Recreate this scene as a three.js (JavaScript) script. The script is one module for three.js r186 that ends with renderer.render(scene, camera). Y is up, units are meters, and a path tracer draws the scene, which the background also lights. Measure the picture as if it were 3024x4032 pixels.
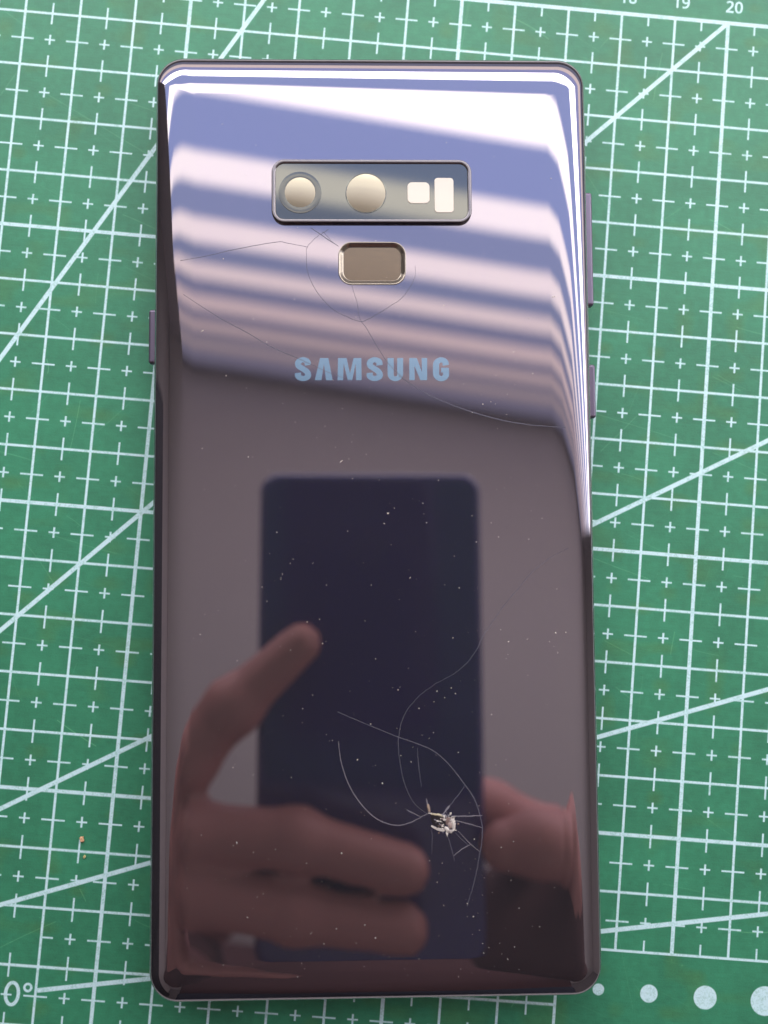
import * as THREE from 'three';
import { RoundedBoxGeometry } from 'three/addons/geometries/RoundedBoxGeometry.js';
import { mergeGeometries } from 'three/addons/utils/BufferGeometryUtils.js';
import { RectAreaLightUniformsLib } from 'three/addons/lights/RectAreaLightUniformsLib.js';

// ---------------------------------------------------------------- camera, light, exposure
const scene = new THREE.Scene();
scene.background = new THREE.Color(0x000000);
const EYE = new THREE.Vector3(-0.00074, 0.13788, 0.00602);
const AX = new THREE.Vector3(0.999808, 0.018429, 0.006693), AY = new THREE.Vector3(0.005773, 0.04956, -0.998754), AZ = new THREE.Vector3(-0.018738, 0.998601, 0.049444);
const TAN = 0.666;
const camera = new THREE.PerspectiveCamera(2 * Math.atan(TAN) * 180 / Math.PI, 768 / 1024, 0.004, 20);
camera.position.copy(EYE);
camera.quaternion.setFromRotationMatrix(new THREE.Matrix4().makeBasis(AX, AY, AZ));
camera.focus = 0.1338;
camera.userData.fStop = 8.2;
const renderer = new THREE.WebGLRenderer({ antialias: true });
renderer.setSize(768, 1024);
renderer.toneMapping = THREE.LinearToneMapping;
renderer.toneMappingExposure = 1.0;
renderer.shadowMap.enabled = true;
RectAreaLightUniformsLib.init();

// the blind in front of the window: fabric bands, bottom edge, top edge, kind; [r, g, b] radiance each lets through
const PSI = 9.3 * Math.PI / 180, WIN_D = 0.3, WIN_L = -0.52, WIN_R = 1.55;
const SHEER = [[0.07, 0.115, 1.9, 1.55, 1.4], [0.165, 0.25, 9.6, 9.1, 8.7], [0.338, 0.401, 4.9, 4.5, 4.3], [0.488, 0.548, 3.5, 3.15, 3.05], [0.623, 0.691, 2.95, 2.55, 2.45], [0.753, 0.813, 2.3, 1.9, 1.8], [0.878, 0.95, 1.7, 1.32, 1.25], [1.005, 1.07, 1.2, 0.92, 0.87], [1.13, 1.19, 0.82, 0.65, 0.63]];
const DENSE = [[0.03, 0.07, 0.3, 0.3, 0.4], [0.115, 0.165, 0.75, 0.8, 1.4], [0.25, 0.338, 0.82, 1.0, 1.75], [0.401, 0.488, 0.78, 0.96, 1.72], [0.548, 0.623, 0.68, 0.8, 1.32], [0.691, 0.753, 0.56, 0.64, 1.02], [0.813, 0.878, 0.48, 0.5, 0.78], [0.95, 1.005, 0.42, 0.4, 0.58], [1.07, 1.13, 0.39, 0.36, 0.48], [1.19, 1.31, 0.35, 0.32, 0.43]];
const windowAt = EYE.clone().add(new THREE.Vector3(Math.sin(PSI), 0, -Math.cos(PSI)).multiplyScalar(WIN_D)).setY(0);
const blind = new THREE.Group();
blind.name = 'window_blind';
blind.position.copy(windowAt); blind.rotation.y = -PSI;
scene.add(blind);
const GLOW = 0.3;   // share of a band's light drawn by its glowing cloth, the rest by the area light in front of it
for (const [list, name] of [[SHEER, 'sheer_band'], [DENSE, 'dense_band']]) for (const [y0, y1, r, g, b] of list) {
  const m = new THREE.MeshStandardMaterial({ color: name === 'sheer_band' ? 0xd8d4d2 : 0x8f9bb8, roughness: 0.95, emissive: new THREE.Color(r, g, b), emissiveIntensity: GLOW });
  const cloth = new THREE.Mesh(new THREE.BoxGeometry(WIN_R - WIN_L, y1 - y0 - 0.0006, 0.0008), m);
  cloth.name = name; cloth.position.set((WIN_L + WIN_R) / 2, (y0 + y1) / 2, name === 'sheer_band' ? 0 : 0.0015);
  blind.add(cloth);
  const k = Math.max(r, g, b), lamp = new THREE.RectAreaLight(new THREE.Color(r / k, g / k, b / k), k * (1 - GLOW), WIN_R - WIN_L, y1 - y0);
  lamp.position.set((WIN_L + WIN_R) / 2, (y0 + y1) / 2, 0.004); lamp.rotation.y = Math.PI;
  blind.add(lamp);
}

// ---------------------------------------------------------------- helpers
let seed = 7;
const rnd = () => { seed = (seed * 1664525 + 1013904223) >>> 0; return seed / 4294967296; };
const V = (x, y, z) => new THREE.Vector3(x, y, z);
const taken = {};
const numbered = (n) => { const k = taken[n] = (taken[n] ?? -1) + 1; return k ? n + '_' + String(k).padStart(3, '0') : n; };
function thing(name, label, category, kind) {
  const o = new THREE.Group(); o.name = numbered(name); scene.add(o);
  o.userData = { label, category }; if (kind) o.userData.kind = kind;
  return o;
}
function part(name, geometry, material, parent) { const m = new THREE.Mesh(geometry, material); m.name = name; parent.add(m); return m; }
function structure(name, geometry, material) { const m = part(numbered(name), geometry, material, scene); m.userData.kind = 'structure'; return m; }
// photo pixel (3024 x 4032) -> point at height y in the scene; mirrored() -> point at height y seen by way of the phone's glass
const PHONE_TOP = 0.0088;
function ray(px, py) { return AX.clone().multiplyScalar((px - 1512) / 2016 * TAN).addScaledVector(AY, -(py - 2016) / 2016 * TAN).sub(AZ); }
function onPlane(px, py, y = PHONE_TOP) { const d = ray(px, py); return EYE.clone().addScaledVector(d, (y - EYE.y) / d.y); }
function mirrored(px, py, y) { const d = ray(px, py), p = onPlane(px, py); d.y *= -1; return p.addScaledVector(d, (y - p.y) / d.y); }
const zoomed = (x0, y0, k) => ([u, v]) => [x0 + u / k, y0 + v / k];
function valueNoise(n, s) {
  let q = s >>> 0; const g = new Float32Array(n * n);
  for (let i = 0; i < n * n; i++) { q = (q * 1664525 + 1013904223) >>> 0; g[i] = q / 4294967296; }
  return (x, y) => {
    const xi = Math.floor(x), yi = Math.floor(y), fx = x - xi, fy = y - yi, sx = fx * fx * (3 - 2 * fx), sy = fy * fy * (3 - 2 * fy);
    const a = (i, j) => g[(((j % n) + n) % n) * n + ((i % n) + n) % n];
    return (a(xi, yi) * (1 - sx) + a(xi + 1, yi) * sx) * (1 - sy) + (a(xi, yi + 1) * (1 - sx) + a(xi + 1, yi + 1) * sx) * sy;
  };
}
function noiseTexture(size, f, srgb) {
  const d = new Uint8Array(size * size * 4);
  for (let j = 0; j < size; j++) for (let i = 0; i < size; i++) { const c = f(i, j), k = (j * size + i) * 4; d[k] = c[0]; d[k + 1] = c[1]; d[k + 2] = c[2]; d[k + 3] = 255; }
  const t = new THREE.DataTexture(d, size, size); t.wrapS = t.wrapT = THREE.RepeatWrapping; t.magFilter = THREE.LinearFilter; if (srgb) t.colorSpace = THREE.SRGBColorSpace; t.needsUpdate = true;
  return t;
}
function mesh3(pos, nor, idx, uv) {
  const g = new THREE.BufferGeometry();
  g.setAttribute('position', new THREE.Float32BufferAttribute(pos, 3));
  if (nor) g.setAttribute('normal', new THREE.Float32BufferAttribute(nor, 3));
  g.setAttribute('uv', new THREE.Float32BufferAttribute(uv ?? new Array(pos.length / 3 * 2).fill(0), 2));
  g.setIndex(idx);
  if (!nor) g.computeVertexNormals();
  return g;
}
// outline of a rounded rectangle: [x, z, normal x, normal z], corners of `steps` pieces
function outline(a, b, r, steps = 14) {
  const o = [];
  for (const [cx, cz, t0] of [[a - r, b - r, 0], [-a + r, b - r, 90], [-a + r, -b + r, 180], [a - r, -b + r, 270]])
    for (let i = 0; i <= steps; i++) { const t = (t0 + 90 * i / steps) * Math.PI / 180; o.push([cx + r * Math.cos(t), cz + r * Math.sin(t), Math.cos(t), Math.sin(t)]); }
  return o;
}
// rings: {a, b, r, y, n: [share outward x, up, share outward z]}, stacked from the outside in or bottom to top
function ringed(rings, steps = 14) {
  const pos = [], nor = [], idx = []; let n = 0;
  for (const q of rings) { const o = outline(q.a, q.b, q.r, steps); n = o.length; for (const [x, z, nx, nz] of o) { pos.push(x, q.y, z); const k = q.v ? 1 / (q.v[0] * Math.abs(nx) + q.v[1] + q.v[2] * Math.abs(nz)) : 1, v = V(nx * q.n[0] * k, q.n[1], nz * q.n[2] * k).normalize(); nor.push(v.x, v.y, v.z); } }
  for (let k = 0; k + 1 < rings.length; k++) for (let i = 0; i < n; i++) { const j = (i + 1) % n, A = k * n + i, B = k * n + j, C = A + n, D = B + n; idx.push(A, C, B, B, C, D); }
  return mesh3(pos, nor, idx);
}
function capShape(a, b, r) { const s = new THREE.Shape(); outline(a, b, r).forEach(([x, z], i) => (i ? s.lineTo(x, -z) : s.moveTo(x, -z))); s.closePath(); return s; }
function flat(shape, y) { const g = new THREE.ShapeGeometry(shape, 12); g.rotateX(-Math.PI / 2); g.translate(0, y, 0); return g; }
function merged(list) { return mergeGeometries(list.map((g) => { const q = g.index ? g.toNonIndexed() : g; for (const k of Object.keys(q.attributes)) if (!['position', 'normal', 'uv'].includes(k)) q.deleteAttribute(k); return q; })); }

// ---------------------------------------------------------------- setting
const plaster = new THREE.MeshStandardMaterial({ color: new THREE.Color(0.88, 0.81, 0.75), roughness: 0.95 });
const box = (x0, x1, y0, y1, z0, z1) => new THREE.BoxGeometry(x1 - x0, y1 - y0, z1 - z0).translate((x0 + x1) / 2, (y0 + y1) / 2, (z0 + z1) / 2);
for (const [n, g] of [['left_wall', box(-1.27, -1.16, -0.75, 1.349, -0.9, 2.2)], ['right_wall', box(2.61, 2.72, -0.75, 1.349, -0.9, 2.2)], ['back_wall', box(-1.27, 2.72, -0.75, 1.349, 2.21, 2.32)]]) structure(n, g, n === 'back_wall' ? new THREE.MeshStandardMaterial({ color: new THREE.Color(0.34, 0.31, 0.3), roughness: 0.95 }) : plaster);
{
  const cb = thing('cupboard', 'dark wooden cupboard beside the desk, mirrored along the phone edge', 'cupboard'), dark = new THREE.MeshStandardMaterial({ color: new THREE.Color(0.03, 0.026, 0.03), roughness: 0.6 });
  part('carcass', box(-1.15, -0.76, -0.75, 0.46, -0.18, 1.6), dark, cb);
  for (const z of [-0.17, 0.425, 1.02]) { const d = part('door', box(-0.759, -0.74, -0.72, 0.43, z, z + 0.575), dark, cb); part('handle', box(-0.7395, -0.72, -0.05, 0.12, z + 0.5, z + 0.515), new THREE.MeshStandardMaterial({ color: 0x77747a, metalness: 0.9, roughness: 0.4 }), d); }
}
structure('ceiling', box(-1.15, 2.6, 1.35, 1.45, -0.9, 2.2), plaster);
const deskMat = new THREE.MeshStandardMaterial({ color: new THREE.Color(0.8, 0.78, 0.74), roughness: 0.6 });
const desk = thing('desk', 'white table carrying the green cutting mat', 'desk');
part('table_top', box(-0.6, 1.3, -0.032, -0.0032, -0.23, 0.36), deskMat, desk);
for (const [x, z] of [[-0.55, -0.17], [1.25, -0.17], [-0.55, 0.3], [1.25, 0.3]]) part('leg', box(x - 0.025, x + 0.025, -0.75, -0.0321, z - 0.025, z + 0.025), deskMat, desk);
structure('floor', box(-1.15, 2.6, -0.85, -0.7502, -0.9, 2.2), new THREE.MeshStandardMaterial({ color: new THREE.Color(0.34, 0.26, 0.19), roughness: 0.7 }));
blind.userData = { label: 'roller blind of alternating sheer white and blue fabric bands in front of the window', category: 'window blind' };
{
  const tube = new THREE.CylinderGeometry(0.012, 0.012, WIN_R - WIN_L, 20); tube.rotateZ(Math.PI / 2); tube.translate((WIN_L + WIN_R) / 2, 1.3235, 0);
  part('roller', tube, new THREE.MeshStandardMaterial({ color: 0x8a8c98, roughness: 0.8 }), blind);
  part('bottom_rail', box(WIN_L, WIN_R, 0.016, 0.0295, -0.006, 0.006), new THREE.MeshStandardMaterial({ color: 0x5c5a66, roughness: 0.5 }), blind);
  const wall = thing('window_wall', 'plastered wall around the window behind the blind', 'wall');
  wall.position.copy(windowAt); wall.rotation.y = -PSI;
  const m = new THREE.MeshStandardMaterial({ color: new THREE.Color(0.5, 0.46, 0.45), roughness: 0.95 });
  part('pier', box(-1.1, WIN_L - 0.02, -0.74, 1.34, -0.14, -0.02), m, wall);
  part('pier', box(WIN_R + 0.02, 2.0, -0.74, 1.34, -0.14, -0.02), m, wall);
  part('lintel', box(WIN_L - 0.0195, WIN_R + 0.0195, 1.25, 1.34, -0.14, -0.03), m, wall);
  part('sill_wall', box(WIN_L - 0.0195, WIN_R + 0.0195, -0.74, 0.01, -0.14, -0.03), m, wall);
  const win = thing('window', 'white window frame with glass panes behind the banded blind', 'window');
  win.position.copy(windowAt); win.rotation.y = -PSI;
  const white = new THREE.MeshStandardMaterial({ color: 0xd9d7d2, roughness: 0.5 });
  for (const [a, b, c, d] of [[WIN_L - 0.018, WIN_R + 0.018, 0.011, 0.06], [WIN_L - 0.018, WIN_R + 0.018, 1.2, 1.249], [WIN_L - 0.018, WIN_L + 0.03, 0.0605, 1.1995], [WIN_R - 0.03, WIN_R + 0.018, 0.0605, 1.1995], [0.59, 0.64, 0.0605, 1.1995]]) part('frame_bar', box(a, b, c, d, -0.09, -0.04), white, win);
  const glass = new THREE.MeshPhysicalMaterial({ color: 0xffffff, transmission: 1, roughness: 0, thickness: 0 });
  part('pane', box(WIN_L + 0.031, 0.589, 0.061, 1.199, -0.07, -0.066), glass, win);
  part('pane', box(0.641, WIN_R - 0.031, 0.061, 1.199, -0.07, -0.066), glass, win);
}

// ---------------------------------------------------------------- cutting mat
const TH = 5.05 * Math.PI / 180;
const mat = thing('cutting_mat', 'green self healing cutting mat with a pale centimetre grid under the phone', 'cutting mat');
mat.position.set(-0.13236, 0, -0.10957); mat.rotation.y = -TH;
function matMM(px, py) { const p = onPlane(px, py, 0), q = mat.worldToLocal(p.clone()); return [q.x * 1000, q.z * 1000]; }
mat.updateMatrixWorld();
const MX0 = -12, MX1 = 302, MZ0 = -16, MZ1 = 206;
function drawPrint(ctx) {
  const line = (x0, y0, x1, y1, w) => { ctx.lineWidth = w; ctx.beginPath(); ctx.moveTo(x0, y0); ctx.lineTo(x1, y1); ctx.stroke(); };
  ctx.strokeStyle = ctx.fillStyle = '#fff'; ctx.lineCap = 'butt';
  const foot = (x) => (x <= 180 ? 195 : 170);
  for (let x = 0; x <= 290; x += 10) line(x, 0, x, foot(x), x % 50 ? 0.46 : 0.68);
  line(180, 170, 180, 195, 0.5);
  for (let z = 0; z <= 190; z += 10) { const thick = z === 0 || z % 50 === 0; if (z <= 170) line(0, z, 290, z, z === 0 ? 0.76 : thick ? 0.66 : 0.45); else line(0, z, 180, z, 0.5); }
  line(0, 195, 180, 195, 0.5);
  for (let i = 0; i < 58; i++) for (let j = 0; j < 40; j++) {
    const x = i * 5, z = j * 5, hx = i % 2, hz = j % 2;
    if (z > 190 || (z >= 170 && x > 180 && !(z === 170)) || (Math.abs(x - 85) < 4 && z === 175)) continue;
    if (hx && hz) { line(x - 0.95, z, x + 0.95, z, 0.32); line(x, z - 0.95, x, z + 0.95, 0.36); }
    else if (hx && !hz) line(x, z === 0 ? 0 : z - 2.05, x, z === 170 && x > 180 ? z : z === 0 ? 2 : z + 2.05, 0.34);
    else if (!hx && hz) line(x === 0 || (x === 90 && z === 175) ? x : x - 2.05, z, x + 2.05, z, 0.33);
  }
  const far = ([x0, y0], [x1, y1], t0, t1) => [x0 + (x1 - x0) * t0, y0 + (y1 - y0) * t0, x0 + (x1 - x0) * t1, y0 + (y1 - y0) * t1];
  for (const [a, b, t0, t1] of [[[146, 3900], [2360, 3668], 0, 1.5], [[0, 3563], [2355, 2902], -0.3, 1.5], [[0, 3185], [2337, 2064], -0.3, 1.6], [[0, 2483], [2861, 96], -0.35, 1], [[50, 1344], [1039, 0], -0.9, 1.06]])
    line(...far(matMM(...a), matMM(...b), t0, t1), 0.82);
  // numbers along the top edge, the angle mark and the drill gauge dots
  ctx.font = '3px sans-serif'; ctx.textAlign = 'center'; ctx.textBaseline = 'alphabetic';
  for (let x = 0; x <= 28; x++) { ctx.fillText(String(x), x * 10 + 1.0, -2.3); ctx.lineWidth = 0.1; ctx.strokeText(String(x), x * 10 + 1.0, -2.3); }
  const c0 = matMM(47, 3912.1); ctx.lineWidth = 0.62; ctx.beginPath(); ctx.ellipse(c0[0], c0[1], 1.1, 1.85, 0, 0, 7); ctx.stroke();
  const c1 = matMM(109.7, 3888.2); ctx.lineWidth = 0.45; ctx.beginPath(); ctx.arc(c1[0], c1[1], 0.6, 0, 7); ctx.stroke();
  for (const [u, v, r] of [[170, 615, 51], [613, 652, 77.5], [1107, 687, 102], [1632, 718, 127]]) { const c = matMM(2280 + u / 2.23, 3620 + v / 2.23); ctx.beginPath(); ctx.arc(c[0], c[1], r / 2.23 / 22.3, 0, 7); ctx.fill(); }
}
function drawScratches(ctx) {
  let q = 99; const r = () => { q = (q * 1664525 + 1013904223) >>> 0; return q / 4294967296; };
  for (let i = 0; i < 620; i++) {
    const x = MX0 + r() * 314, z = MZ0 + r() * 222, long = 2 + 26 * r() * r(), t = r() < 0.6 ? (r() - 0.5) * 0.5 + 0.35 : r() * 6.3;
    ctx.strokeStyle = `rgba(255,255,255,${0.1 + 0.5 * r() * r()})`; ctx.lineWidth = 0.06 + 0.1 * r(); ctx.beginPath(); ctx.moveTo(x, z);
    ctx.quadraticCurveTo(x + long * 0.5 * Math.cos(t) + r() - 0.5, z + long * 0.5 * Math.sin(t) + r() - 0.5, x + long * Math.cos(t), z + long * Math.sin(t)); ctx.stroke();
  }
  for (let i = 0; i < 900; i++) { ctx.fillStyle = `rgba(255,255,255,${0.15 + 0.5 * r() * r()})`; ctx.beginPath(); ctx.arc(MX0 + r() * 314, MZ0 + r() * 222, 0.05 + 0.12 * r() * r(), 0, 7); ctx.fill(); }
}
{
  const n1 = valueNoise(128, 11), n2 = valueNoise(128, 12), n3 = valueNoise(128, 13), n4 = valueNoise(128, 14);
  const S = 2048;
  for (const [x0, x1] of [[MX0, 145], [145, MX1]]) {
    const layer = (draw) => { const c = document.createElement('canvas'); c.width = c.height = S; const ctx = c.getContext('2d'); ctx.fillStyle = '#000'; ctx.fillRect(0, 0, S, S); ctx.setTransform(S / (x1 - x0), 0, 0, S / (MZ1 - MZ0), -x0 * S / (x1 - x0), -MZ0 * S / (MZ1 - MZ0)); draw(ctx); return ctx.getImageData(0, 0, S, S).data; };
    const ink = layer(drawPrint), cut = layer(drawScratches), col = new Uint8Array(S * S * 4), hgt = new Uint8Array(S * S * 4);
    for (let j = 0; j < S; j++) for (let i = 0; i < S; i++) {
      const k = (j * S + i) * 4, x = x0 + (x1 - x0) * i / S, z = MZ0 + (MZ1 - MZ0) * j / S;
      const fine = n1(x * 9, z * 9), mid = n2(x * 1.1, z * 1.1), big = n3(x * 0.13 + 40, z * 0.13), streak = n4(x * 0.6, z * 7), stain = Math.max(0, n2(x * 0.21 + 9, z * 0.3 + 4) - 0.66) * 2.2;
      const s = cut[k] / 255, wear = 1 - 0.34 * Math.max(0, n1(x * 5.3, z * 5.3) + mid * 0.6 - 0.75) - 0.25 * Math.max(0, n4(x * 2.2, z * 2.2) - 0.8);
      const a = ink[k] / 255 * wear, tone = 0.9 + 0.09 * fine + 0.07 * mid + 0.1 * big + 0.05 * streak;
      const g = [51 * tone + 60 * s + 14 * stain, 124 * tone + 60 * s - 6 * stain, 91 * tone + 40 * s - 16 * stain], w = [198 + 8 * fine, 232 + 6 * fine, 235 + 5 * fine];
      for (let c = 0; c < 3; c++) col[k + c] = g[c] * (1 - a) + w[c] * a;
      col[k + 3] = hgt[k + 3] = 255;
      hgt[k] = hgt[k + 1] = hgt[k + 2] = 120 + 50 * fine + 30 * streak + 18 * a - 40 * s;
    }
    const tex = (d, srgb) => { const t = new THREE.DataTexture(d, S, S); t.magFilter = THREE.LinearFilter; if (srgb) t.colorSpace = THREE.SRGBColorSpace; t.needsUpdate = true; return t; };
    const m = new THREE.MeshStandardMaterial({ map: tex(col, true), bumpMap: tex(hgt), bumpScale: 0.00005, roughness: 0.52 });
    const a = x0 / 1000, b = x1 / 1000, c = MZ0 / 1000, d = MZ1 / 1000;
    part('printed_surface', mesh3([a, 0, c, b, 0, c, a, 0, d, b, 0, d], [0, 1, 0, 0, 1, 0, 0, 1, 0, 0, 1, 0], [0, 2, 1, 1, 2, 3], [0, 0, 1, 0, 0, 1, 1, 1]), m, mat);
  }
  const g = new RoundedBoxGeometry((MX1 - MX0) / 1000 + 0.0004, 0.003, (MZ1 - MZ0) / 1000 + 0.0004, 2, 0.0003); g.translate((MX0 + MX1) / 2000, -0.0017, (MZ0 + MZ1) / 2000);
  part('mat_body', g, new THREE.MeshStandardMaterial({ color: new THREE.Color(0.035, 0.16, 0.09), roughness: 0.6 }), mat);
}

// ---------------------------------------------------------------- the cracked phone
const A = 0.03752, B = 0.0802, R0 = 0.0048;
const smudge = (() => { const a = valueNoise(64, 31), b = valueNoise(64, 32), c = valueNoise(64, 33); return noiseTexture(512, (i, j) => { const v = 4 + 5 * Math.max(0, a(i / 16, j / 32) - 0.45) + 7 * Math.max(0, b(i / 8, j / 8) - 0.72) + 3 * c(i / 4, j / 16); return [v, v, v]; }); })();
const glassMat = new THREE.MeshPhysicalMaterial({ color: new THREE.Color(0.262, 0.247, 0.287), metalness: 0.93, roughness: 1, roughnessMap: smudge, clearcoat: 0.6, clearcoatRoughness: 0.01 });
const frameMat = new THREE.MeshPhysicalMaterial({ color: new THREE.Color(0.3, 0.23, 0.22), metalness: 0.85, roughness: 0.34 });
const phone = thing('smartphone', 'dark glossy smartphone lying face down with a cracked glass back', 'smartphone');
// the glass bends gently over its outer 8 mm, then rolls over to the frame
const DEG = Math.PI / 180, bends = [[0, 2, 0.05], [2, 8, 0.018], [8, 30, 0.007], [30, 38, 0.005], [38, 80, 0.0012]].map(([a, b, r]) => [a * DEG, b * DEG, r]);
const WX = bends.reduce((q, [a, b, r]) => q + r * (Math.sin(b) - Math.sin(a)), 0), WZ = WX * 1.06, INSET = 0.00002, DR = 0.0044;
const glassRings = [];
for (let k = 0; k <= 48; k++) {
  const t = (k < 8 ? 80 - 42 * k / 8 : k < 32 ? 38 - 30 * (k - 8) / 24 : 8 * (48 - k) / 16) * DEG;
  let x = 0, drop = 0;
  for (const [a, b, r] of bends) { const u = Math.min(b, Math.max(a, t)); x += r * (Math.sin(u) - Math.sin(a)); drop += r * (Math.cos(a) - Math.cos(u)); }
  const e = 1 - x / WX;
  glassRings.push({ a: A - INSET - WX * e, b: B - INSET - WZ * e, r: R0 - INSET - DR * e, y: PHONE_TOP - drop, n: [Math.tan(t) * WX, 1, Math.tan(t) * WX], v: [WX - DR, DR, WZ - DR] });
}
const last = glassRings[48], cap = capShape(last.a, last.b, last.r);
// openings for the camera window and the fingerprint sensor, read from the photograph
const rectOf = (x0, y0, x1, y1) => { const p = onPlane(x0, y0), q = onPlane(x1, y1); return { x: (p.x + q.x) / 2, z: (p.z + q.z) / 2, a: Math.abs(q.x - p.x) / 2, b: Math.abs(q.z - p.z) / 2 }; };
const CAM = rectOf(1071, 634, 1857, 884), FPS = rectOf(1334, 955, 1597, 1120);
for (const [q, r] of [[CAM, 0.0022], [FPS, 0.0022]]) { const h = new THREE.Path(); outline(q.a - 0.00005, q.b - 0.00005, r).forEach(([x, z], i) => (i ? h.lineTo(x + q.x, -(z + q.z)) : h.moveTo(x + q.x, -(z + q.z)))); h.closePath(); cap.holes.push(h); }
const back = part('back_glass', merged([ringed(glassRings, 20), flat(cap, PHONE_TOP)]), glassMat, phone);
{ const p = back.geometry.attributes.position, uv = back.geometry.attributes.uv; for (let i = 0; i < p.count; i++) uv.setXY(i, p.getX(i) / 0.06, p.getZ(i) / 0.06); }
const f0 = [{ i: 0.0034, y: 0.0004, o: -0.2, u: -1 }, { i: 0.0018, y: 0.0008, o: 0.5, u: -1 }, { i: 0.0012, y: 0.0018, o: 1, u: -0.5 }, { i: 0.0008, y: 0.0027, o: 1, u: -0.15 }, { i: 0.0006, y: 0.0044, o: 1, u: 0 }, { i: 0.0004, y: 0.0058, o: 1, u: 0.1 }, { i: 0.00012, y: 0.0062, o: 1, u: 0.6 }, { i: -0.00004, y: 0.0065, o: 0.8, u: 1 }, { i: 0.0001, y: 0.00662, o: 0.2, u: 1 }];
part('frame', ringed(f0.map((q) => ({ a: A - q.i, b: B - q.i, r: R0 - q.i, y: q.y, n: [q.o, q.u, q.o] })), 20), frameMat, phone);
part('front_glass', merged([ringed([{ a: A - 0.0034, b: B - 0.0034, r: 0.002, y: 0.0001, n: [0.3, -1, 0.3] }, { a: A - 0.0017, b: B - 0.0017, r: 0.0034, y: 0.0007, n: [1, -1, 1] }]), flat(capShape(A - 0.0034, B - 0.0034, 0.002), 0.0001)]), new THREE.MeshPhysicalMaterial({ color: 0x08080a, roughness: 0.05 }), phone);
// side keys
const keyMat = new THREE.MeshPhysicalMaterial({ color: new THREE.Color(0.15, 0.13, 0.18), metalness: 0.7, roughness: 0.38 });
function key(name, side, y0, y1) {
  const z0 = onPlane(side > 0 ? 2325 : 600, y0, 0.0042).z, z1 = onPlane(side > 0 ? 2330 : 600, y1, 0.0042).z;
  const g = new RoundedBoxGeometry(0.0034, 0.0017, z1 - z0, 3, 0.0005); g.translate(side * (A - 0.00025), 0.0046, (z0 + z1) / 2);
  part(name, g, keyMat, phone);
}
key('volume_key', 1, 768, 1212); key('power_key', 1, 1440, 1650); key('assistant_key', -1, 1226, 1438);
// camera window
const camMod = new THREE.Group(); camMod.name = 'camera_window'; camMod.position.set(CAM.x, PHONE_TOP, CAM.z); phone.add(camMod);
{
  const H = 0.00075, ring = (i, y, o, u, r = 0.0022) => ({ a: CAM.a - i, b: CAM.b - i, r: Math.max(r - i, 0.0004), y, n: [o, u, o] });
  part('bezel', ringed([ring(-0.00002, -0.001, 1, 0.05), ring(0, H - 0.0002, 1, 0.1), ring(0.0001, H - 0.00003, 1, 1), ring(0.0002, H, 0.1, 1), ring(0.00045, H, -0.1, 1), ring(0.0006, H - 0.00006, -0.7, 1), ring(0.00075, H - 0.0004, -1, 0.4)], 12), new THREE.MeshPhysicalMaterial({ color: new THREE.Color(0.2, 0.19, 0.19), metalness: 0.9, roughness: 0.25 }), camMod);
  part('cover_glass', flat(capShape(CAM.a - 0.00065, CAM.b - 0.00065, 0.0016), H - 0.0003), new THREE.MeshPhysicalMaterial({ color: new THREE.Color(0.128, 0.136, 0.122), metalness: 0.9, roughness: 0.05, clearcoat: 0.3 }), camMod);
  const Z = zoomed(1000, 560, 1.7463), Y = H - 0.0003;
  const cream = new THREE.MeshPhysicalMaterial({ color: new THREE.Color(0.31, 0.28, 0.2), metalness: 0.9, roughness: 0.36, clearcoat: 0.4, clearcoatRoughness: 0.1 });
  const pale = new THREE.MeshPhysicalMaterial({ color: new THREE.Color(0.78, 0.72, 0.6), metalness: 0, roughness: 0.35, clearcoat: 0.4 });
  const dark = new THREE.MeshPhysicalMaterial({ color: new THREE.Color(0.12, 0.127, 0.113), metalness: 0.9, roughness: 0.12 });
  const lens = (u, v, r, rr) => {
    const p = onPlane(...Z([u, v]), PHONE_TOP + H), rad = r / 1.7463 / 22.6 / 1000, pts = [];
    const o = part('lens', (() => { for (let k = 0; k <= 14; k++) { const t = k / 14; pts.push(new THREE.Vector2(rad * (1 - t), 0.00004 + rad * 0.09 * (1 - (1 - t) * (1 - t)))); } return new THREE.LatheGeometry(pts, 48); })(), cream, camMod);
    o.position.set(p.x - CAM.x, Y, p.z - CAM.z);
    part('lens_rim', new THREE.LatheGeometry([new THREE.Vector2(rad * rr, 0.00002), new THREE.Vector2(rad * (rr - 0.02), 0.00005), new THREE.Vector2(rad * 1.02, 0.00005), new THREE.Vector2(rad, 0.00002)], 48), dark, o);
  };
  lens(316, 340, 103, 1.4); lens(770, 345, 132, 1.05);
  const plate = (name, u0, v0, u1, v1, r) => { const p = onPlane(...Z([u0, v0]), PHONE_TOP + H), q = onPlane(...Z([u1, v1]), PHONE_TOP + H), a = (q.x - p.x) / 2, b = (q.z - p.z) / 2; const o = part(name, merged([flat(capShape(a - 0.00005, b - 0.00005, r), 0.0001), ringed([{ a, b, r, y: 0.00001, n: [1, 0.2, 1] }, { a: a - 0.00005, b: b - 0.00005, r, y: 0.0001, n: [0.7, 1, 0.7] }], 14)]), pale, camMod); o.position.set((p.x + q.x) / 2 - CAM.x, Y, (p.z + q.z) / 2 - CAM.z); };
  plate('flash', 1055, 270, 1209, 417, 0.0008); plate('pulse_sensor', 1241, 240, 1375, 480, 0.0006);
}
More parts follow.
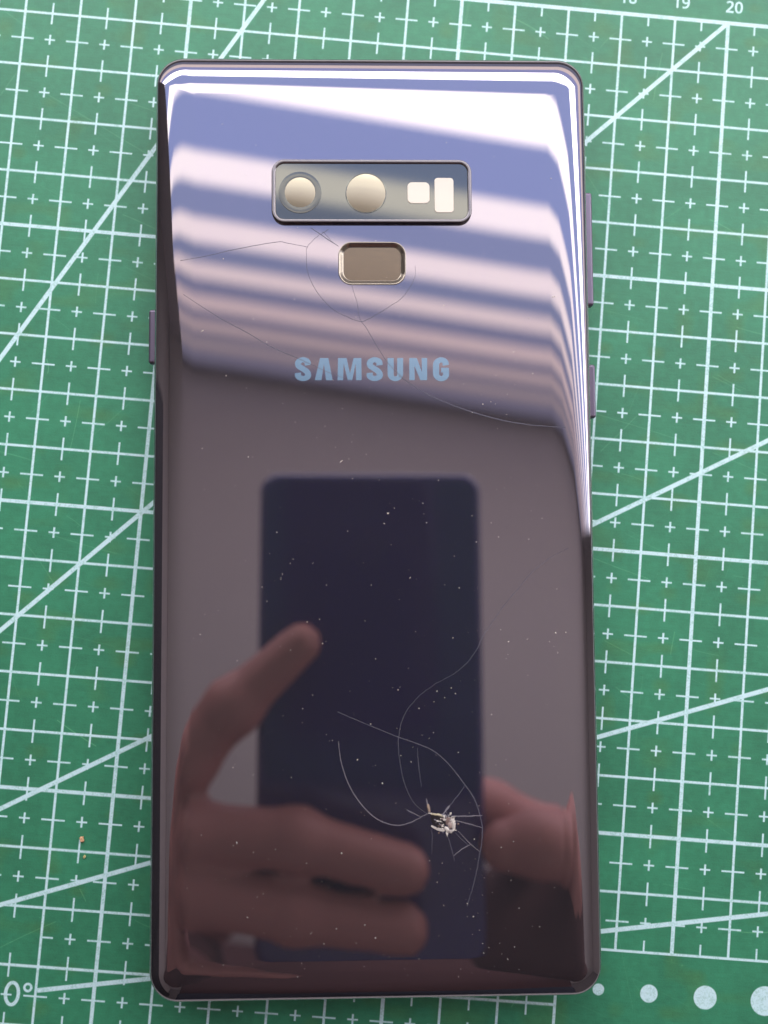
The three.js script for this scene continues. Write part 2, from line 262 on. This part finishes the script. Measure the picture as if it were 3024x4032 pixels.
// fingerprint sensor
const fps = new THREE.Group(); fps.name = 'fingerprint_sensor'; fps.position.set(FPS.x, PHONE_TOP, FPS.z); phone.add(fps);
{
  const ring = (i, y, o, u) => ({ a: FPS.a - i, b: FPS.b - i, r: Math.max(0.0022 - i, 0.0003), y, n: [o, u, o] });
  part('rim', ringed([ring(-0.0001, -0.0004, 1, 0.2), ring(-0.0001, 0.00005, 0.7, 1), ring(0, 0.00012, 0.1, 1), ring(0.00012, 0.0001, -0.6, 1), ring(0.0003, -0.00003, -1, 1.2), ring(0.00062, -0.00022, -0.8, 1), ring(0.0008, -0.0003, -0.4, 1)], 12), new THREE.MeshPhysicalMaterial({ color: new THREE.Color(0.3, 0.27, 0.22), metalness: 0.85, roughness: 0.24 }), fps);
  const brushed = (() => { const a = valueNoise(64, 21), b = valueNoise(64, 22); return noiseTexture(256, (i, j) => { const v = 150 + 60 * (a(i / 64, j / 3) - 0.5) + 50 * (b(i / 24, j / 12) - 0.5); return [v, v, v]; }); })();
  const g = flat(capShape(FPS.a - 0.00078, FPS.b - 0.00078, 0.0015), -0.00029), p = g.attributes.position, uv = g.attributes.uv; for (let i = 0; i < p.count; i++) uv.setXY(i, p.getX(i) / 0.011, p.getZ(i) / 0.011);
  part('touch_pad', g, new THREE.MeshPhysicalMaterial({ color: new THREE.Color(0.165, 0.135, 0.095), metalness: 0.8, roughness: 0.3, roughnessMap: brushed }), fps);
}
// lettering on the back
{
  const Z = zoomed(1120, 1360, 2.37), P = (uv, y = PHONE_TOP) => onPlane(...Z(uv), y);
  const word = new THREE.Group(); word.name = 'lettering'; phone.add(word);
  const inkMat = new THREE.MeshPhysicalMaterial({ color: new THREE.Color(0.25, 0.41, 0.54), metalness: 0.5, roughness: 0.08 });
  const poly = (pts, lift) => { const s = new THREE.Shape(); pts.forEach((q, i) => { const p = P(q); i ? s.lineTo(p.x, -p.z) : s.moveTo(p.x, -p.z); }); s.closePath(); return flat(s, PHONE_TOP + lift); };
  const ribbon = (pts, w) => { const c = new THREE.CatmullRomCurve3(pts.map(([u, v]) => V(u, v, 0)), false, 'centripetal'), L = [], R = []; for (let k = 0; k <= 60; k++) { const p = c.getPoint(k / 60), t = c.getTangent(k / 60), ww = w * (1 + 0.12 * Math.abs(t.y) - 0.08 * Math.abs(t.x)); L.push([p.x - t.y * ww, p.y + t.x * ww]); R.push([p.x + t.y * ww, p.y - t.x * ww]); } return [...L, ...R.reverse()]; };
  const S = (dx) => ribbon([[218, 186], [214, 152], [173, 134], [130, 156], [134, 192], [174, 220], [214, 252], [218, 290], [173, 309], [130, 290], [126, 256]].map(([u, v]) => [u + dx, v]), 26);
  const uPts = [[962, 118], [1020, 118], [1020, 268]]; for (let k = 0; k <= 8; k++) { const t = Math.PI * (1 - k / 8); uPts.push([1036 + 16 * Math.cos(t), 272 + 18 * Math.sin(t)]); } uPts.push([1052, 118], [1108, 118], [1108, 262]); for (let k = 0; k <= 14; k++) { const t = Math.PI * k / 14; uPts.push([1035 + 73 * Math.cos(t), 264 + 70 * Math.sin(t)]); }
  const letters = [[S(0)], [[[283, 325], [332, 118], [410, 118], [450, 325], [388, 325], [369, 172], [345, 325]]], [[[495, 325], [500, 118], [580, 118], [612, 262], [645, 118], [718, 118], [720, 325], [668, 325], [666, 168], [632, 325], [590, 325], [553, 168], [548, 325]]], [S(669)], [uPts], [[[1165, 325], [1165, 118], [1235, 118], [1283, 248], [1280, 118], [1332, 118], [1332, 325], [1268, 325], [1213, 192], [1216, 325]]], [ribbon([[1506, 186], [1500, 154], [1461, 135], [1420, 160], [1415, 222], [1420, 284], [1461, 311], [1503, 288], [1507, 232]], 26), [[1462, 208], [1534, 208], [1534, 252], [1462, 252]]]];
  for (const l of letters) part('letter', merged(l.map((q, i) => poly(q, 0.000012 + 0.000004 * i))), inkMat, word);
}
// cracks in the glass: thin rough fissures
{
  const lip = new THREE.MeshStandardMaterial({ color: new THREE.Color(0.1, 0.1, 0.13), roughness: 0.7 }), bright = new THREE.MeshStandardMaterial({ color: new THREE.Color(0.2, 0.19, 0.22), roughness: 0.4 }), pale = new THREE.MeshStandardMaterial({ color: new THREE.Color(0.62, 0.58, 0.52), roughness: 0.7 }), grey = new THREE.MeshStandardMaterial({ color: new THREE.Color(0.2, 0.19, 0.22), roughness: 0.7 }), brown = new THREE.MeshStandardMaterial({ color: new THREE.Color(0.2, 0.14, 0.12), roughness: 0.8 });
  let lift = 0.000018;
  const crack = (Z, pts, w, m = lip, name = 'crack') => {
    const c = new THREE.CatmullRomCurve3(pts.map((q) => { const p = onPlane(...Z(q)); return V(p.x, 0, p.z); }), false, 'centripetal'), n = Math.max(8, pts.length * 8); let side = 0; const pos = [], idx = [];
    lift += 0.0000004;
    for (let k = 0; k <= n; k++) {
      const t = k / n, p = c.getPoint(t), d = c.getTangent(t), ww = w / 2000 * (0.55 + 0.45 * Math.sin(Math.PI * Math.min(1, Math.max(0.04, t))) + 0.25 * (rnd() - 0.5)), j = (side = side * 0.8 + (rnd() - 0.5) * 0.00007, k % n ? side : 0);
      pos.push(p.x - d.z * ww + j, PHONE_TOP + lift, p.z + d.x * ww + j, p.x + d.z * ww + j, PHONE_TOP + lift, p.z - d.x * ww + j);
      if (k) { const a = 2 * k - 2; idx.push(a, a + 2, a + 1, a + 1, a + 2, a + 3); }
    }
    part(name, mesh3(pos, null, idx), m, back);
  };
  const Z8 = zoomed(600, 900, 1.508), Z4 = zoomed(1512, 1344, 1.0972), Z6 = zoomed(1512, 2688, 1.0972), ZL = zoomed(1200, 2700, 1.508);
  crack(Z8, [[165, 188], [300, 165], [500, 122], [760, 78], [800, 85], [920, 110]], 0.09);
  crack(Z8, [[995, 35], [950, 70], [920, 110], [915, 190], [930, 280], [980, 380], [1060, 470], [1160, 525], [1245, 550], [1330, 510], [1420, 455], [1490, 405], [1530, 350], [1560, 280], [1560, 220]], 0.08);
  crack(Z8, [[940, -5], [1000, 35], [1050, 70], [1105, 105]], 0.13); crack(Z8, [[1045, 5], [1000, 35]], 0.1); crack(Z8, [[1010, 15], [1070, 80]], 0.06);
  crack(Z8, [[1185, 340], [1215, 440], [1235, 540], [1270, 590], [1340, 710], [1400, 800], [1480, 880], [1560, 940], [1659, 995]], 0.09);
  crack(Z4, [[65, 150], [100, 175], [200, 235], [350, 295], [500, 338], [620, 360], [725, 369], [785, 372]], 0.14);
  crack(Z8, [[185, 392], [280, 455], [400, 530], [550, 610], [700, 700], [850, 765], [950, 810], [1060, 860], [1180, 900]], 0.1);
  crack(Z4, [[795, 893], [720, 935], [640, 1000], [560, 1090], [490, 1180], [430, 1270], [390, 1350], [310, 1430], [230, 1475]], 0.08);
  crack(Z6, [[230, 0], [150, 60], [100, 120], [70, 200], [62, 260], [70, 350], [95, 450], [130, 520], [190, 570]], 0.08);
  crack(ZL, [[195, 155], [300, 200], [450, 262], [556, 305], [670, 345], [760, 385], [840, 450], [930, 560], [1000, 660], [1035, 750], [1055, 840], [1050, 930], [1030, 1060], [1000, 1190], [965, 1310]], 0.13);
  crack(ZL, [[200, 330], [215, 440], [250, 560], [310, 670], [400, 770], [480, 815], [560, 828], [640, 805], [690, 780], [735, 755]], 0.13, grey);
  crack(ZL, [[670, 370], [675, 460], [692, 600]], 0.08); crack(ZL, [[722, 670], [740, 750]], 0.16, grey); crack(ZL, [[605, 735], [690, 780]], 0.1, grey);
  crack(ZL, [[735, 755], [800, 768], [845, 777]], 0.26, pale); crack(ZL, [[820, 768], [850, 722], [862, 712]], 0.3, grey); crack(ZL, [[862, 712], [885, 685], [950, 590]], 0.1);
  crack(ZL, [[868, 772], [960, 774], [1055, 770]], 0.17, bright); crack(ZL, [[892, 800], [970, 820], [1052, 843]], 0.14, bright);
  crack(ZL, [[895, 872], [925, 905], [970, 945]], 0.08); crack(ZL, [[910, 862], [985, 940], [1040, 985]], 0.09, grey); crack(ZL, [[885, 1010], [940, 965], [985, 940]], 0.13, grey); crack(ZL, [[848, 890], [868, 950], [890, 1040]], 0.09); crack(ZL, [[752, 850], [756, 920], [755, 1000]], 0.07);
  crack(ZL, [[750, 832], [785, 852], [830, 862]], 0.26, pale); crack(ZL, [[840, 868], [847, 895]], 0.12, pale); crack(ZL, [[606, 738], [640, 760]], 0.1);
  // impact point: splinters round a small pit
  const Z7 = zoomed(1550, 3050, 4.1475);
  const shard = (pts, m, up) => { const jag = []; pts.forEach((p, i) => { const n = pts[(i + 1) % pts.length], long = Math.hypot(n[0] - p[0], n[1] - p[1]), m = Math.max(1, Math.round(long / 30)); for (let k = 0; k < m; k++) jag.push([p[0] + (n[0] - p[0]) * k / m + (rnd() - 0.5) * 13, p[1] + (n[1] - p[1]) * k / m + (rnd() - 0.5) * 13]); }); const q = jag.map((uv) => onPlane(...Z7(uv))), c = q.reduce((s, p) => s.add(p), V(0, 0, 0)).multiplyScalar(1 / q.length), pos = [], idx = []; q.forEach((p) => pos.push(p.x, PHONE_TOP + 0.00001, p.z)); pos.push(c.x, PHONE_TOP + up, c.z); q.forEach((_, i) => idx.push(i, q.length, (i + 1) % q.length)); const g = mesh3(pos, null, idx).toNonIndexed(); g.computeVertexNormals(); part('splinter', g, m, back); };
  for (let i = 0; i < 60; i++) {   // loose splinters standing up round the pit
    const t = rnd() * 6.283, r = 60 + 170 * rnd() * rnd(), u = 860 + r * 1.15 * Math.cos(t), v = 790 + r * Math.sin(t), long = 16 + 70 * rnd() * rnd(), w = 8 + 18 * rnd(), q = t + (rnd() - 0.5) * 1.6, cx = Math.cos(q), cy = Math.sin(q);
    shard([[u - cx * long, v - cy * long], [u - cy * w, v + cx * w], [u + cx * long * 0.6, v + cy * long * 0.6], [u + cy * w * 0.6, v - cx * w * 0.6]], [pale, pale, grey, brown][Math.floor(rnd() * 4)], 0.00004 + 0.00014 * rnd());
  }
  shard([[590, 640], [810, 655], [940, 690], [880, 740], [840, 850], [760, 880], [640, 820]], new THREE.MeshStandardMaterial({ color: new THREE.Color(0.014, 0.012, 0.014), roughness: 0.5 }), 0.00003);
  shard([[850, 700], [930, 690], [940, 760], [895, 790], [865, 830], [845, 760]], brown, 0.00012);
  shard([[935, 700], [1010, 745], [1015, 800], [1000, 900], [965, 900], [950, 800]], pale, 0.00022); shard([[820, 850], [880, 850], [900, 915], [985, 890], [1000, 910], [940, 955], [860, 945]], pale, 0.00025); shard([[890, 770], [945, 760], [960, 850], [915, 880], [885, 840]], new THREE.MeshStandardMaterial({ color: new THREE.Color(0.36, 0.28, 0.25), roughness: 0.8 }), 0.0002);
  shard([[605, 625], [730, 640], [840, 665], [820, 690], [740, 680], [610, 650]], new THREE.MeshStandardMaterial({ color: new THREE.Color(0.5, 0.45, 0.3), roughness: 0.7 }), 0.00012); shard([[858, 950], [885, 950], [882, 1030]], pale, 0.00012); shard([[540, 470], [575, 480], [600, 610], [570, 620]], new THREE.MeshStandardMaterial({ color: new THREE.Color(0.36, 0.27, 0.2), roughness: 0.8 }), 0.00012); shard([[600, 820], [700, 865], [830, 885], [830, 910], [700, 895]], pale, 0.00012);
}
// ---------------------------------------------------------------- dust on the glass, crumbs on the mat
{
  const chip = new THREE.IcosahedronGeometry(1, 0), list = [], K = 1.8228;
  const put = (x, z, r, sx = 1, sz = 1, turn = 0) => { const g = chip.clone(); g.scale(r * sx, r * 0.6, r * sz); g.rotateY(turn); g.translate(x, PHONE_TOP + r * 0.45, z); list.push(g); };
  for (const [x, y, r] of [[838, 1109, 0.2], [830, 1131, 0.12], [1200, 1367, 0.17], [1222, 1366, 0.12], [1098, 1386, 0.14], [826, 1692, 0.15], [772, 1641, 0.13], [738, 1843, 0.13], [992, 1270, 0.11], [1043, 873, 0.12], [944, 1493, 0.11], [975, 1486, 0.1], [697, 1390, 0.1], [860, 1490, 0.1], [905, 1530, 0.1], [811, 2026, 0.12], [788, 1998, 0.1], [1187, 1386, 0.09], [1205, 1410, 0.09]]) { const p = onPlane(x * K, y * K); put(p.x, p.z, r / 1000, 1, 0.8, rnd() * 3); }
  for (const [x, y, l, t] of [[607, 1250, 0.55, 1.6], [627, 1217, 0.3, 1.4], [633, 1208, 0.35, 0.1], [676, 1216, 0.3, 1.3], [705, 1264, 0.28, 0.9], [610, 1240, 0.4, 1.7], [864, 1484, 0.2, 0.4]]) { const p = onPlane(x * K, y * K); put(p.x, p.z, 0.00003, l * 18, 0.9, t); }
  for (let i = 0; i < 620; i++) { const z = -0.07 + 0.146 * Math.pow(rnd(), 0.75), x = (rnd() - 0.5) * 0.062, r = (0.022 + 0.06 * Math.pow(rnd(), 4)) / 1000; put(x, z, r, 1 + (rnd() < 0.12 ? 5 * rnd() : rnd() * 0.6), 1, rnd() * 3.1); }
  const dust = part('dust_specks', merged(list), new THREE.MeshStandardMaterial({ color: new THREE.Color(0.62, 0.56, 0.5), roughness: 0.9, flatShading: true }), scene);
  dust.userData = { kind: 'stuff', label: 'fine pale dust and lint scattered over the dark phone back', category: 'dust' };
  const crumb = (px, py, r, color, label) => { const p = onPlane(px * K, py * K, 0), g = new THREE.IcosahedronGeometry(r, 1), q = g.attributes.position; for (let i = 0; i < q.count; i++) { const f = 0.75 + 0.5 * Math.abs(Math.sin(q.getX(i) * 9e4 + q.getZ(i) * 5e4)); q.setXYZ(i, q.getX(i) * f, q.getY(i) * 0.7 * f, q.getZ(i) * 1.3 * f); } g.computeVertexNormals(); const m = part(numbered('crumb'), g, new THREE.MeshStandardMaterial({ color: new THREE.Color(...color), roughness: 0.8 }), scene); m.position.set(p.x, r * 0.6, p.z); m.userData = { label, category: 'crumb', group: 'crumbs on the cutting mat' }; };
  crumb(178, 1812, 0.00038, [0.7, 0.4, 0.22], 'small orange crumb lying on the green cutting mat');
  crumb(183, 1850, 0.00022, [0.5, 0.45, 0.2], 'tiny yellowish crumb below the orange crumb on the mat');
}

// ---------------------------------------------------------------- the phone taking the photograph, mirrored in the glass
const cp = thing('camera_phone', 'dark blue smartphone held above the cracked phone and mirrored in its back', 'smartphone');
cp.position.copy(EYE); cp.quaternion.copy(camera.quaternion);
{
  // built lying in local x/z with its back at -y, then turned so that the back faces along the view
  const shell = new THREE.MeshPhysicalMaterial({ color: new THREE.Color(0.03, 0.027, 0.14), roughness: 0.08, clearcoat: 0.5 }), a = 0.0377, b = 0.0805, r = 0.0065, y = 0.0013, t = 0.0085;
  const place = (g) => { g.translate(0.0004, 0, 0); g.rotateX(Math.PI / 2); g.translate(0, 0.0264 - b, 0); return g; };
  const ringAt = (i, yy, o, u) => ({ a: a - i, b: b - i, r: r - i * 0.6, y: yy, n: [o, u, o] });
  const down = (shape, yy) => { const g = new THREE.ShapeGeometry(shape, 12); g.rotateX(Math.PI / 2); g.translate(0, yy, 0); return g; };
  part('back_glass', place(merged([down(capShape(a - 0.003, b - 0.003, r - 0.0018), y), ringed([ringAt(0.003, y, 0, -1), ringAt(0.0018, y + 0.0002, 0.3, -1), ringAt(0.0008, y + 0.0009, 0.8, -1), ringAt(0.0002, y + 0.0022, 1, -0.3)])])), shell, cp);
  part('frame', place(ringed([ringAt(0.0002, y + 0.0022, 1, -0.2), ringAt(0, y + 0.004, 1, 0), ringAt(0.0003, y + 0.006, 1, 0.3)])), frameMat, cp);
  part('screen_glass', place(merged([ringed([ringAt(0.0003, y + 0.006, 1, 0.3), ringAt(0.0015, y + t - 0.0003, 0.6, 1), ringAt(0.003, y + t, 0, 1)]), flat(capShape(a - 0.003, b - 0.003, r - 0.0018), y + t)])), shell, cp);
  const ringLens = new THREE.LatheGeometry([new THREE.Vector2(0.0046, 0.0012), new THREE.Vector2(0.0046, 0.0009), new THREE.Vector2(0.0036, 0.0009), new THREE.Vector2(0.0034, 0.0012)], 40); ringLens.rotateX(Math.PI / 2);
  part('lens_ring', ringLens, shell, cp);
}

// ---------------------------------------------------------------- the person holding it
// tapered capsules joined by a smooth minimum, meshed with surface nets
function field(bones, k) {
  const B2 = bones.map(([p, q, ra, rb]) => { const d = q.clone().sub(p); return [p.x, p.y, p.z, d.x, d.y, d.z, Math.max(d.lengthSq(), 1e-12), ra, rb]; });
  return (x, y, z) => { let s = 1e9; for (const b of B2) { const ax = x - b[0], ay = y - b[1], az = z - b[2], t = Math.min(1, Math.max(0, (ax * b[3] + ay * b[4] + az * b[5]) / b[6])), d = Math.hypot(ax - b[3] * t, ay - b[4] * t, az - b[5] * t) - (b[7] + (b[8] - b[7]) * t), h = Math.max(k - Math.abs(s - d), 0) / k; s = Math.min(s, d) - h * h * k * 0.25; } return s; };
}
function nets(f, lo, hi, c) {
  const nx = Math.ceil((hi.x - lo.x) / c) + 1, ny = Math.ceil((hi.y - lo.y) / c) + 1, nz = Math.ceil((hi.z - lo.z) / c) + 1, F = new Float32Array(nx * ny * nz), at = (i, j, k) => (k * ny + j) * nx + i;
  for (let k = 0; k < nz; k++) for (let j = 0; j < ny; j++) for (let i = 0; i < nx; i++) F[at(i, j, k)] = f(lo.x + i * c, lo.y + j * c, lo.z + k * c);
  const id = new Int32Array(nx * ny * nz).fill(-1), pos = [], nor = [], idx = [], E = [[0, 1], [2, 3], [4, 5], [6, 7], [0, 2], [1, 3], [4, 6], [5, 7], [0, 4], [1, 5], [2, 6], [3, 7]];
  for (let k = 0; k < nz - 1; k++) for (let j = 0; j < ny - 1; j++) for (let i = 0; i < nx - 1; i++) {
    const v = []; for (let q = 0; q < 8; q++) v.push(F[at(i + (q & 1), j + ((q >> 1) & 1), k + (q >> 2))]);
    let n = 0, sx = 0, sy = 0, sz = 0;
    for (const [a, b] of E) if ((v[a] < 0) !== (v[b] < 0)) { const t = v[a] / (v[a] - v[b]); sx += (a & 1) + t * ((b & 1) - (a & 1)); sy += ((a >> 1) & 1) + t * (((b >> 1) & 1) - ((a >> 1) & 1)); sz += (a >> 2) + t * ((b >> 2) - (a >> 2)); n++; }
    if (!n) continue;
    const x = lo.x + (i + sx / n) * c, y = lo.y + (j + sy / n) * c, z = lo.z + (k + sz / n) * c, e = c * 0.5, g = V(f(x + e, y, z) - f(x - e, y, z), f(x, y + e, z) - f(x, y - e, z), f(x, y, z + e) - f(x, y, z - e)).normalize();
    id[at(i, j, k)] = pos.length / 3; pos.push(x, y, z); nor.push(g.x, g.y, g.z);
  }
  const quad = (a, b, d, e, flip) => { if (a < 0 || b < 0 || d < 0 || e < 0) return; flip ? idx.push(a, d, b, b, d, e) : idx.push(a, b, d, b, e, d); };
  for (let k = 1; k < nz - 1; k++) for (let j = 1; j < ny - 1; j++) for (let i = 1; i < nx - 1; i++) {
    const s = F[at(i, j, k)] < 0;
    if (s !== F[at(i + 1, j, k)] < 0) quad(id[at(i, j - 1, k - 1)], id[at(i, j, k - 1)], id[at(i, j - 1, k)], id[at(i, j, k)], !s);
    if (s !== F[at(i, j + 1, k)] < 0) quad(id[at(i - 1, j, k - 1)], id[at(i, j, k - 1)], id[at(i - 1, j, k)], id[at(i, j, k)], s);
    if (s !== F[at(i, j, k + 1)] < 0) quad(id[at(i - 1, j - 1, k)], id[at(i, j - 1, k)], id[at(i - 1, j, k)], id[at(i, j, k)], !s);
  }
  return mesh3(pos, nor, idx);
}
{
  const person = thing('person', 'person in dark clothes holding a phone in both hands above the mat', 'person');
  const K = 1.8228, M = (u, v, y) => mirrored(u * K, v * K, y);
  const chain = (pts) => { /* bones along a finger, with a slight swelling at each joint */ const o = []; for (let i = 0; i + 1 < pts.length; i++) o.push([pts[i][0], pts[i + 1][0], pts[i][1], pts[i + 1][1]]); if (pts.length === 4) for (const k of [1, 2]) o.push([pts[k][0], pts[k][0], pts[k][1] + 0.0007, pts[k][1] + 0.0007]); return o; };
  const wl = V(-0.108, 0.152, 0.192), wr = V(0.112, 0.152, 0.205);
  const left = [
    ...chain([[M(300, 1725, 0.142), 0.0125], [M(400, 1640, 0.13), 0.0098], [M(505, 1525, 0.1275), 0.0085], [M(650, 1390, 0.1285), 0.0068]]),
    ...chain([[M(295, 1815, 0.14), 0.013], [M(410, 1800, 0.124), 0.0095], [M(640, 1812, 0.1245), 0.0086], [M(876, 1878, 0.1245), 0.0078]]),
    ...chain([[M(292, 1930, 0.139), 0.0125], [M(410, 1925, 0.122), 0.0096], [M(640, 1972, 0.122), 0.0082], [M(876, 2008, 0.1225), 0.0074]]),
    ...chain([[M(300, 2050, 0.139), 0.0115], [M(390, 2130, 0.121), 0.0085], [M(500, 2200, 0.119), 0.0076], [M(600, 2280, 0.119), 0.0062]]),
    ...chain([[M(285, 1760, 0.145), 0.016], [V(-0.092, 0.147, 0.115), 0.019], [wl, 0.021]]), ...chain([[M(280, 1900, 0.143), 0.0155], [V(-0.098, 0.147, 0.14), 0.019], [wl, 0.022]]), ...chain([[M(290, 2030, 0.142), 0.0145], [V(-0.092, 0.147, 0.16), 0.018], [wl, 0.021]]),
    ...chain([[V(-0.094, 0.152, 0.155), 0.016], [V(-0.062, 0.162, 0.135), 0.0115], [V(-0.036, 0.16, 0.122), 0.01], [V(-0.014, 0.157, 0.112), 0.008]])];
  const right = [
    ...chain([[M(1335, 1840, 0.142), 0.0125], [M(1245, 1832, 0.131), 0.0105], [M(1165, 1822, 0.127), 0.0095], [M(1088, 1828, 0.1275), 0.0078]]),
    ...chain([[M(1340, 1900, 0.14), 0.013], [M(1270, 1895, 0.148), 0.0105], [M(1215, 1890, 0.15), 0.0088], [M(1185, 1890, 0.152), 0.0072]]),
    ...chain([[M(1340, 2000, 0.139), 0.0125], [M(1275, 2000, 0.148), 0.01], [M(1225, 1995, 0.15), 0.0082], [M(1195, 1998, 0.152), 0.0068]]),
    ...chain([[M(1335, 2090, 0.139), 0.0115], [M(1280, 2100, 0.148), 0.0085], [M(1235, 2095, 0.15), 0.0072], [M(1205, 2098, 0.152), 0.006]]),
    ...chain([[M(1345, 1830, 0.145), 0.016], [V(0.094, 0.147, 0.125), 0.019], [wr, 0.021]]), ...chain([[M(1350, 1940, 0.143), 0.0155], [V(0.1, 0.147, 0.145), 0.019], [wr, 0.022]]), ...chain([[M(1345, 2060, 0.142), 0.0145], [V(0.094, 0.147, 0.165), 0.018], [wr, 0.021]]),
    ...chain([[V(0.096, 0.152, 0.14), 0.017], [V(0.066, 0.16, 0.112), 0.0115], [V(0.042, 0.159, 0.1), 0.01], [V(0.024, 0.157, 0.09), 0.008]])];
  const el = V(-0.27, 0.33, 0.38), er = V(0.27, 0.33, 0.39), sl = V(-0.18, 0.63, 0.46), sr = V(0.18, 0.63, 0.46);
  const trunk = [...chain([[V(0, 0.2, 0.64), 0.14], [V(0, 0.38, 0.6), 0.125], [V(0, 0.54, 0.5), 0.14]]), [sl, sr, 0.07, 0.07], [V(-0.08, 0.5, 0.52), V(-0.08, 0.25, 0.63), 0.1, 0.1], [V(0.08, 0.5, 0.52), V(0.08, 0.25, 0.63), 0.1, 0.1]];
  const arm = (s, e, w, k) => [...chain([[s, 0.058 + k], [e, 0.043 + k], [w, 0.027 + k]])];
  const leg = (x) => [...chain([[V(x * 0.1, 0.17, 0.64), 0.095], [V(x * 0.11, -0.27, 0.6), 0.062], [V(x * 0.12, -0.68, 0.66), 0.042]]), [V(x * 0.12, -0.715, 0.68), V(x * 0.135, -0.728, 0.53), 0.033, 0.026]];
  const head = [...chain([[V(0, 0.64, 0.46), 0.06], [V(0, 0.76, 0.4), 0.052]]), [V(0, 0.84, 0.38), V(0, 0.8, 0.33), 0.092, 0.07], [V(0, 0.775, 0.29), V(0, 0.745, 0.3), 0.05, 0.04], [V(0, 0.79, 0.268), V(0, 0.765, 0.252), 0.009, 0.014], [V(-0.088, 0.81, 0.37), V(-0.092, 0.79, 0.365), 0.016, 0.012], [V(0.088, 0.81, 0.37), V(0.092, 0.79, 0.365), 0.016, 0.012], [V(-0.02, 0.735, 0.262), V(0.02, 0.735, 0.262), 0.007, 0.007]];
  const skin = new THREE.MeshPhysicalMaterial({ color: new THREE.Color(0.45, 0.185, 0.155), roughness: 0.55 });
  const handGeo = (b, w) => { const bb = new THREE.Box3(); for (const [p, q] of b) bb.expandByPoint(p).expandByPoint(q); bb.expandByScalar(0.03); return nets(field(b, 0.0035), bb.min, bb.max, 0.003); };
  const body = merged([handGeo(left), handGeo(right), nets(field(head, 0.02), V(-0.13, 0.6, 0.2), V(0.13, 0.96, 0.56), 0.006), nets(field([...arm(sl, el, wl, 0), ...arm(sr, er, wr, 0), ...trunk.map(([p, q, a, b]) => [p, q, a - 0.012, b - 0.012])], 0.04), V(-0.4, 0, 0.1), V(0.4, 0.8, 0.86), 0.014)]);
  part('body', body, skin, person);
  const cuffL = wl.clone().lerp(el, 0.05), cuffR = wr.clone().lerp(er, 0.05), endL = M(345, 2120, 0.148), endR = M(1222, 2050, 0.162);
  part('sweater', nets(field([...arm(sl, el, cuffL, 0.01), ...arm(sr, er, cuffR, 0.01), [cuffL, endL, 0.034, 0.024], [cuffR, endR, 0.036, 0.025], [endR, M(1330, 1990, 0.16), 0.025, 0.034], ...trunk], 0.05), V(-0.42, -0.02, 0.1), V(0.42, 0.82, 0.88), 0.014), new THREE.MeshStandardMaterial({ color: new THREE.Color(0.075, 0.028, 0.026), roughness: 0.95 }), person);
  part('trousers', nets(field([...leg(-1), ...leg(1), [V(0, 0.19, 0.64), V(0, 0.12, 0.64), 0.13, 0.12]], 0.03), V(-0.3, -0.8, 0.42), V(0.3, 0.4, 0.86), 0.014), new THREE.MeshStandardMaterial({ color: new THREE.Color(0.03, 0.035, 0.05), roughness: 0.95 }), person);
  part('hair', nets(field([[V(0, 0.865, 0.39), V(0, 0.84, 0.42), 0.092, 0.085], [V(-0.05, 0.86, 0.36), V(0.05, 0.86, 0.36), 0.06, 0.06]], 0.03), V(-0.14, 0.72, 0.26), V(0.14, 1, 0.56), 0.007), new THREE.MeshStandardMaterial({ color: new THREE.Color(0.03, 0.02, 0.015), roughness: 0.8 }), person);
}
scene.traverse((o) => { if (o.isMesh) { o.castShadow = o.receiveShadow = true; } });
renderer.render(scene, camera);
